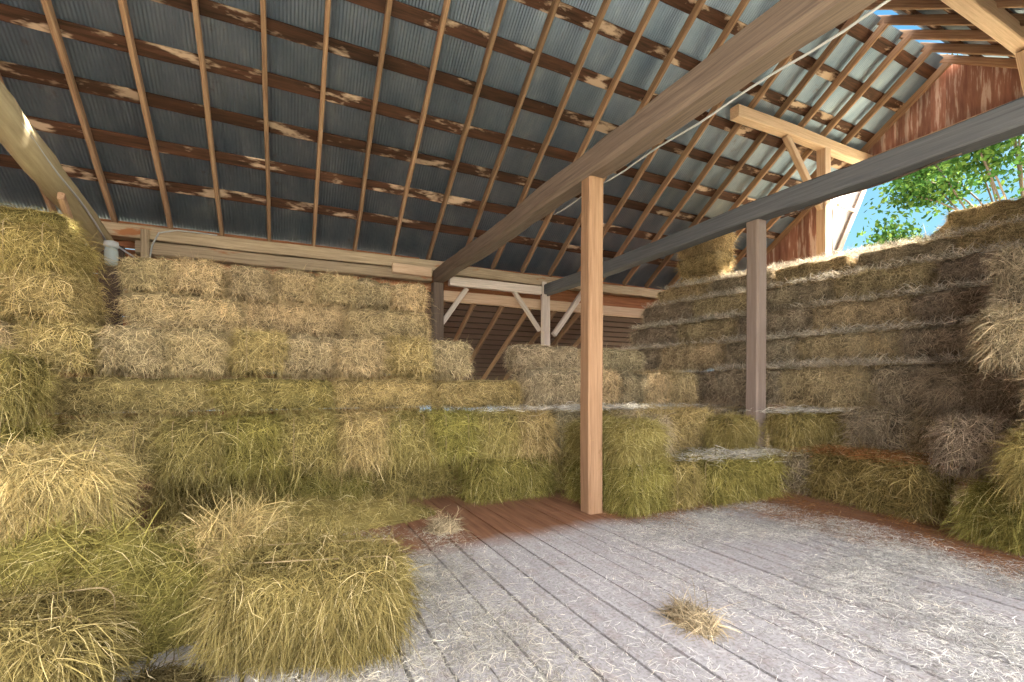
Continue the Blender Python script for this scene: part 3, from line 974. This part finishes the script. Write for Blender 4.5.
# the short tower of bales against the red wall
for k in range(3):
    bale((7.35, 6.55, 2.97 + 0.385 * k), (0.95, 0.5, 0.375), math.pi / 2 + (0.1, -0.08, 0.12)[k], 'shag' if k == 2 else 'tan', 'tan',
         ['lowest', 'middle', 'topmost'][k] + ' bale of the short sunlit tower before the red wall', 'tower before the red wall')
bale((7.35, 6.55, 2.59), (0.9, 0.5, 0.37), math.pi / 2, 'tan', 'brown', 'brown bale under the short sunlit tower before the red wall', 'tower before the red wall')

# tumbled bales at the right edge
bale((4.80, 1.20, 0.0), (1.02, 0.50, 0.46), math.pi / 2 - 0.05, 'near', 'green', 'bright green bale on the floor at the right edge')
bale((4.68, 1.02, 0.47), (0.80, 0.50, 0.42), math.pi / 2 + 0.12, 'near', 'olive', 'yellow green bale on the bright green one at the right edge', tilt=(0.0, 0.0))
bale((5.22, 1.78, 0.47), (0.80, 0.48, 0.42), 0.15, 'shag', 'brown', 'brown shaggy bale wedged behind the yellow green one', tilt=(0.0, 0.06))
bale((5.55, 1.82, 0.91), (0.95, 0.50, 0.42), math.pi / 2 - 0.3, 'shag', 'brown', 'dark brown slumped bale in the middle of the right tumble')
bale((4.84, 0.98, 0.90), (0.80, 0.46, 0.40), math.pi / 2 + 0.2, 'green', 'dry', 'brownish bale third up at the right edge')
bale((4.98, 1.30, 1.32), (0.82, 0.50, 0.40), math.pi / 2 + 0.45, 'shag', 'grey', 'shaggy grey bale tilted on top of the tumble', tilt=(0.15, 0.10))
bale((5.62, 1.42, 1.78), (0.80, 0.60, 0.54), math.pi / 2 + 0.1, 'shag', 'brown', 'big round shouldered bale against the sky side of the tumble', tilt=(0.0, 0.08))
bale((5.55, 1.45, 1.36), (0.9, 0.5, 0.42), math.pi / 2, 'tan', 'brown', 'brown bale under the big round shouldered one')


# ------------------------------------------------------------------ loose hay
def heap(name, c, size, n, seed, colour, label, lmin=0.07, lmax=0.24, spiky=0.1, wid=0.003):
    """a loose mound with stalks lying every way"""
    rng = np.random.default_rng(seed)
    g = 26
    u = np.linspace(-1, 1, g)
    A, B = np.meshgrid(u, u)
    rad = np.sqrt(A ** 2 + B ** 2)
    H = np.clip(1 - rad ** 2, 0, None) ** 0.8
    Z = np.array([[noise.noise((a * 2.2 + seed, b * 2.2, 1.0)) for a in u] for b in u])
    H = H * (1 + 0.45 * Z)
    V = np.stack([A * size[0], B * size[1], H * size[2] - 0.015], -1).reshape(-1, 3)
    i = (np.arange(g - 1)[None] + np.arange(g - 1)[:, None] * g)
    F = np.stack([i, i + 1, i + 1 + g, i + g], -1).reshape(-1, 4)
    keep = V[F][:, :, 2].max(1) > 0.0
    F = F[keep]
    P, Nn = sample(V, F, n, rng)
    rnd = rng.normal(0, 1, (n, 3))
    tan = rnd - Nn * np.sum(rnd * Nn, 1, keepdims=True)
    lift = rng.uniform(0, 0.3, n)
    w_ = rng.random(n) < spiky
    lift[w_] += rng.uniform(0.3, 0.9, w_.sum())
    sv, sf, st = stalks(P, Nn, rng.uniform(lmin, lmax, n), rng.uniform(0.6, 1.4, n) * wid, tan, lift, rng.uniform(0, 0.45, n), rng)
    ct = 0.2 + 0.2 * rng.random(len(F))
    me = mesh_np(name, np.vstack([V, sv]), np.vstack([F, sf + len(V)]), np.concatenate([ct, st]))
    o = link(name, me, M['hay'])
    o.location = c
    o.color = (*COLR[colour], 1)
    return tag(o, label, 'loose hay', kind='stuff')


heap('loose_hay', (-0.82, 2.86, 0.0), (0.75, 0.40, 0.42), 9000, 61, 'green', 'green loose hay heaped behind the two foreground bales at left')
heap('loose_hay', (-0.25, 3.00, 0.0), (0.40, 0.34, 0.42), 6000, 62, 'gold', 'golden loose hay between the foreground bales with stalks sticking up', spiky=0.2)
heap('loose_hay', (0.12, 2.86, 0.0), (0.42, 0.26, 0.28), 5000, 63, 'olive', 'olive loose hay slumped behind the large frayed bale')
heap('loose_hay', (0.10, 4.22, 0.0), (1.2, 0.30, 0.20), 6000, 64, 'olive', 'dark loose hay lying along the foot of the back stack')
heap('loose_hay', (-0.42, 1.95, 0.0), (0.24, 0.42, 0.08), 3500, 65, 'dark', 'dark loose hay in the gap between the two foreground bales', lmin=0.04, lmax=0.12)  # low heap, coloured much darker than the hay around it
heap('hay_clump', (1.17, 3.65, 0.0), (0.13, 0.11, 0.10), 700, 66, 'grey', 'small pale clump of hay on the bare brown boards', lmax=0.16)
heap('hay_clump', (1.80, 1.68, 0.0), (0.09, 0.15, 0.07), 800, 67, 'grey', 'small clump of hay lying alone in the middle of the floor', lmax=0.18)
heap('loose_hay', (8.3, 6.15, 2.95), (0.8, 0.35, 0.35), 2500, 68, 'tan', 'sunlit loose hay on the crest before the red wall', spiky=0.3, wid=0.006)


heap('loose_hay', (9.02, 3.9, 0.0), (1.22, 2.2, 2.95), 6000, 69, 'grey', 'unseen loose hay added behind the crest to bounce sun on the roof', wid=0.008)  # mound hidden behind the crest, added as a bounce source


def litter(name, n, seed, dens, colour, label, lmin=0.015, lmax=0.065, box=(-0.2, 5.0, 0.6, 4.4), wid=0.0019):
    rng = np.random.default_rng(seed)
    P = np.zeros((0, 2))
    while len(P) < n:
        q = rng.uniform((box[0], box[2]), (box[1], box[3]), (n * 2, 2))
        nz = np.array([noise.noise((a * 1.6, b * 1.6, seed)) for a, b in q])
        keep = rng.random(len(q)) < dens(q[:, 0], q[:, 1]) * np.clip(0.55 + 1.3 * nz, 0.02, 1)
        P = np.vstack([P, q[keep]])
    P = P[:n]
    P3 = np.column_stack([P, rng.uniform(0.004, 0.016, n)])
    Nn = np.tile((0, 0, 1.0), (n, 1))
    a = rng.uniform(0, 2 * np.pi, n)
    tan = np.stack([np.cos(a), np.sin(a), np.zeros(n)], 1)
    sv, sf, st = stalks(P3, Nn, rng.uniform(lmin, lmax, n), rng.uniform(0.6, 1.4, n) * wid, tan, rng.uniform(0, 0.22, n), rng.uniform(0, 0.1, n), rng, roll=0.35)
    sv[:, 2] = np.maximum(sv[:, 2], 0.003)
    me = mesh_np(name, sv, sf, st)
    o = link(name, me, M['hay'])
    o.color = (*colour, 1)
    return tag(o, label, 'loose hay', kind='stuff')


sm = lambda v, a, b: np.clip((v - a) / (b - a), 0, 1)
litter('chaff_and_rim_light', 34000, 71, lambda x, y: (1 - sm(x, 0.75, 1.35)) * (1 - sm(y, 3.5, 4.0)), (0.52, 0.49, 0.42), 'pale hay chaff strewn thick on the floor beside the foreground bale', box=(-0.1, 1.6, 0.8, 4.0))
litter('chaff_and_rim_light', 44000, 72, lambda x, y: np.clip(sm(x, 2.0, 3.4) + 0.10, 0, 1) * (1 - sm(y, 2.9, 3.3)) * (1 - sm(x, 4.1, 4.5)), (0.60, 0.58, 0.54), 'pale hay chaff scattered over the right half of the floor', box=(1.2, 4.5, 0.6, 3.3))
litter('hay_litter', 12000, 73, lambda x, y: np.clip(sm(y, 2.7, 3.2) * sm(x, 2.5, 3.0) + sm(x, 3.7, 4.3), 0, 1), COLR['rust'], 'rust brown hay litter along the foot of the right bales', box=(2.5, 4.9, 0.7, 3.6))


# chaff on the bale tops near the posts, grazing skylight painted into its pale colour
def chaff_and_sheen(c, size, n, seed, label, colour=(0.62, 0.58, 0.50)):
    rng = np.random.default_rng(seed)
    P = np.column_stack([rng.normal(0, size[0] / 2.2, n), rng.normal(0, size[1] / 2.2, n), rng.uniform(0, 0.03, n)])
    a = rng.uniform(0, 2 * np.pi, n)
    tan = np.stack([np.cos(a), np.sin(a), np.zeros(n)], 1)
    sv, sf, st = stalks(P, np.tile((0, 0, 1.0), (n, 1)), rng.uniform(0.05, 0.16, n), rng.uniform(0.6, 1.4, n) * 0.004, tan, rng.uniform(0, 0.4, n), rng.uniform(0, 0.3, n), rng)
    o = link('chaff_and_rim_light', mesh_np('chaff_and_rim_light', sv, sf, st), M['hay'])
    o.location = c
    o.color = (*colour, 1)
    tag(o, label, 'loose hay', kind='stuff')


chaff_and_sheen((4.25, 3.42, 0.455), (0.75, 0.35), 1500, 81, 'chaff with painted skylight on the long green bale before the rear post')
chaff_and_sheen((5.28, 3.28, 0.885), (0.7, 0.3), 1200, 82, 'chaff with painted skylight on the dusty olive bale by the rear post')
chaff_and_sheen((5.10, 2.50, 0.50), (0.38, 0.75), 2200, 84, 'rust brown hay litter on the long bale at the back right corner', COLR['rust'])
chaff_and_sheen((3.45, 4.60, 0.91), (1.5, 0.5), 3500, 83, 'chaff with painted skylight over the low step behind the front post')

for k, (z, xf, xn, ya, yb) in enumerate(((1.40, 5.05, 5.50, 4.5, 2.1), (1.785, 5.25, 5.72, 6.4, 1.9), (2.185, 5.62, 6.08, 6.5, 1.9), (2.585, 5.95, 6.42, 6.5, 1.9), (2.96, 6.45, 6.98, 6.6, 1.9), (3.09, 7.05, 7.62, 5.9, 2.9))):  # pale stalks along the row edges stand in for backlit rim light
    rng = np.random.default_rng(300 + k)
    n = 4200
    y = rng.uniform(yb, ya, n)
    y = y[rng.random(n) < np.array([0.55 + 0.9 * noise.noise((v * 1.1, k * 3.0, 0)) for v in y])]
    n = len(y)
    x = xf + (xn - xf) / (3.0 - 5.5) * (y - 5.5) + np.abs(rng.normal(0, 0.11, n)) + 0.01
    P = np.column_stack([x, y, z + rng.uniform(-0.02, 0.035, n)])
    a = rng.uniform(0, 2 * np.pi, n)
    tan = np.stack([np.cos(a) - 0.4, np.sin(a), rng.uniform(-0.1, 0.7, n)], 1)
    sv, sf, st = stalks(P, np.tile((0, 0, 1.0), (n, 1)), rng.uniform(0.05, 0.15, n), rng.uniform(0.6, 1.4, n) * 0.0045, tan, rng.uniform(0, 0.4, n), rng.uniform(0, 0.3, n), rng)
    o = link('chaff_and_rim_light', mesh_np('chaff_and_rim_light', sv, sf, st), M['hay'])
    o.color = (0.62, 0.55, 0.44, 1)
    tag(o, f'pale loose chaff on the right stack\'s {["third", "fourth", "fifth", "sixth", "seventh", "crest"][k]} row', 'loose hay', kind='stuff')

# ------------------------------------------------------------------ outside
mb = MB()
mb.box((30, 0, -3.1), (60, 60, 0.05))
tag(link('ground', mb.mesh('ground'), M['ground']), 'pale dry yard below the loft outside', 'ground', kind='structure')


def build_tree():
    rng = np.random.default_rng(5)
    root = bpy.data.objects.new('tree', None); COL.objects.link(root)
    root.location = (22.6, 6.6, -3.05)
    tag(root, 'leafy green tree outside the open hay door', 'tree')
    tr = beam_mesh('trunk', 9.0, 0.55, 0.55, log=True, rough=0.05, taper=0.5)
    o = link('trunk', tr, M['bark'], root)
    o.matrix_local = frame((0, 0, 0), (0.2, -0.1, 9.0))
    C0 = np.array([0.3, -0.6, 12.6])
    ends = []
    for k in range(26):
        a = rng.uniform(0, 2 * np.pi); el = rng.uniform(-0.45, 1.2)
        d = np.array([math.cos(a) * math.cos(el), math.sin(a) * math.cos(el), math.sin(el)])
        ends.append(C0 + d * rng.uniform(2.2, 4.6) * np.array([1, 1.0, 0.9]))
    ends += [np.array(p) for p in ((-0.8, 3.6, 10.2), (-0.5, 3.2, 9.3), (-0.9, 4.2, 9.0), (-0.6, 2.3, 9.3), (-1.0, 2.9, 11.6), (-0.8, 1.2, 9.0), (-0.5, 0.0, 9.0), (-1, 2.4, 13))]
    for k, e in enumerate(ends):
        s = np.array([0.15, 0, 5.5 + 3.0 * rng.random()])
        mid = (s + e) / 2 + np.array([0, 0, 0.6])
        link('branch', tube_mesh('branch', [s, (s * 0.6 + mid * 0.4), mid, (mid + e) / 2 + np.array([0, 0, .1]), e], 0.03, 5), M['bark'], root)
    P = []
    for e in ends:
        P.append(e + rng.normal(0, 0.48, (560, 3)) * np.array([1, 1, 0.62]))
    P.append(C0 + rng.normal(0, 1.6, (2500, 3)))
    P = np.vstack(P); n = len(P)
    a = rng.normal(0, 1, (n, 3)); a /= np.linalg.norm(a, axis=1, keepdims=True)
    b = np.cross(a, rng.normal(0, 1, (n, 3))); b /= np.linalg.norm(b, axis=1, keepdims=True)
    L = rng.uniform(0.07, 0.14, (n, 1))
    V = np.stack([P - a * L, P + b * L * 0.5, P + a * L, P - b * L * 0.5], 1).reshape(-1, 3)
    F = np.arange(n * 4).reshape(-1, 4)
    link('foliage', mesh_np('foliage', V, F, rng.random(n)), M['leaf'], root)


build_tree()

# ------------------------------------------------------------------ light
w = bpy.data.worlds.new('sky'); SC.world = w
w.use_nodes = True
nt = w.node_tree; nt.nodes.clear()
L = nt.links.new
tc = N(nt, 'ShaderNodeTexCoord')
sx = N(nt, 'ShaderNodeSeparateXYZ'); L(tc.outputs['Generated'], sx.inputs[0])
blue = ramp(nt, [(0.0, (0.32, 0.50, 0.60)), (0.25, (0.20, 0.42, 0.58)), (0.5, (0.10, 0.29, 0.50)), (1.0, (0.05, 0.16, 0.40))])
L(sx.outputs['Z'], blue.inputs['Fac'])
# bright cloud bank added to the unseen sky behind the camera, for fill light
cl = N(nt, 'ShaderNodeVectorMath', operation='DOT_PRODUCT')
L(tc.outputs['Generated'], cl.inputs[0]); cl.inputs[1].default_value = (0.22, -0.90, 0.36)
cr = ramp(nt, [(0.05, (0, 0, 0)), (0.55, (1, 1, 1))])
L(cl.outputs['Value'], cr.inputs['Fac'])
mx = N(nt, 'ShaderNodeMixRGB')
L(cr.outputs[0], mx.inputs['Fac']); L(blue.outputs[0], mx.inputs['Color1'])
mx.inputs['Color2'].default_value = (4.3, 4.25, 4.25, 1)
# glow added to the unseen sky round the sun, rim-lighting the hay
au = N(nt, 'ShaderNodeVectorMath', operation='DOT_PRODUCT')
L(tc.outputs['Generated'], au.inputs[0]); au.inputs[1].default_value = Vector((0.82, -0.10, 0.57)).normalized()
ar = ramp(nt, [(0.915, (0, 0, 0)), (1.0, (1, 1, 1))], 'EASE')
L(au.outputs['Value'], ar.inputs['Fac'])
ad = N(nt, 'ShaderNodeMixRGB', blend_type='ADD')
ad.inputs['Fac'].default_value = 1.0
sc_ = N(nt, 'ShaderNodeMixRGB', blend_type='MULTIPLY')
sc_.inputs['Fac'].default_value = 1.0
L(ar.outputs[0], sc_.inputs['Color1']); sc_.inputs['Color2'].default_value = (60, 59, 58, 1)
L(mx.outputs[0], ad.inputs['Color1']); L(sc_.outputs[0], ad.inputs['Color2'])
bg = N(nt, 'ShaderNodeBackground', Strength=1.0)
L(ad.outputs[0], bg.inputs['Color'])
wo = N(nt, 'ShaderNodeOutputWorld'); L(bg.outputs[0], wo.inputs['Surface'])

sd = bpy.data.lights.new('sun', 'SUN')
sd.energy = 26.0; sd.angle = math.radians(0.8); sd.color = (1.0, 0.93, 0.82)
so = bpy.data.objects.new('sun', sd); COL.objects.link(so)
so.rotation_euler = Vector((0.82, -0.24, 0.56)).to_track_quat('Z', 'Y').to_euler()

# ------------------------------------------------------------------ camera
# camera
cd = bpy.data.cameras.new('camera')
cd.sensor_width = 36.0
cd.lens = 470.0 / 1024 * 36.0
cd.shift_y = (388 - 341) / 1024.0
cd.clip_start = 0.05; cd.clip_end = 300
co = bpy.data.objects.new('camera', cd); COL.objects.link(co)
co.location = (0, 0, CAMZ)
co.rotation_euler = (math.pi / 2, 0, -0.4532)
SC.camera = co
SC.view_settings.view_transform = 'Standard'
SC.view_settings.look = 'None'
SC.view_settings.gamma = 1.0
SC.view_settings.use_curve_mapping = False
SC.view_settings.exposure = 1.0
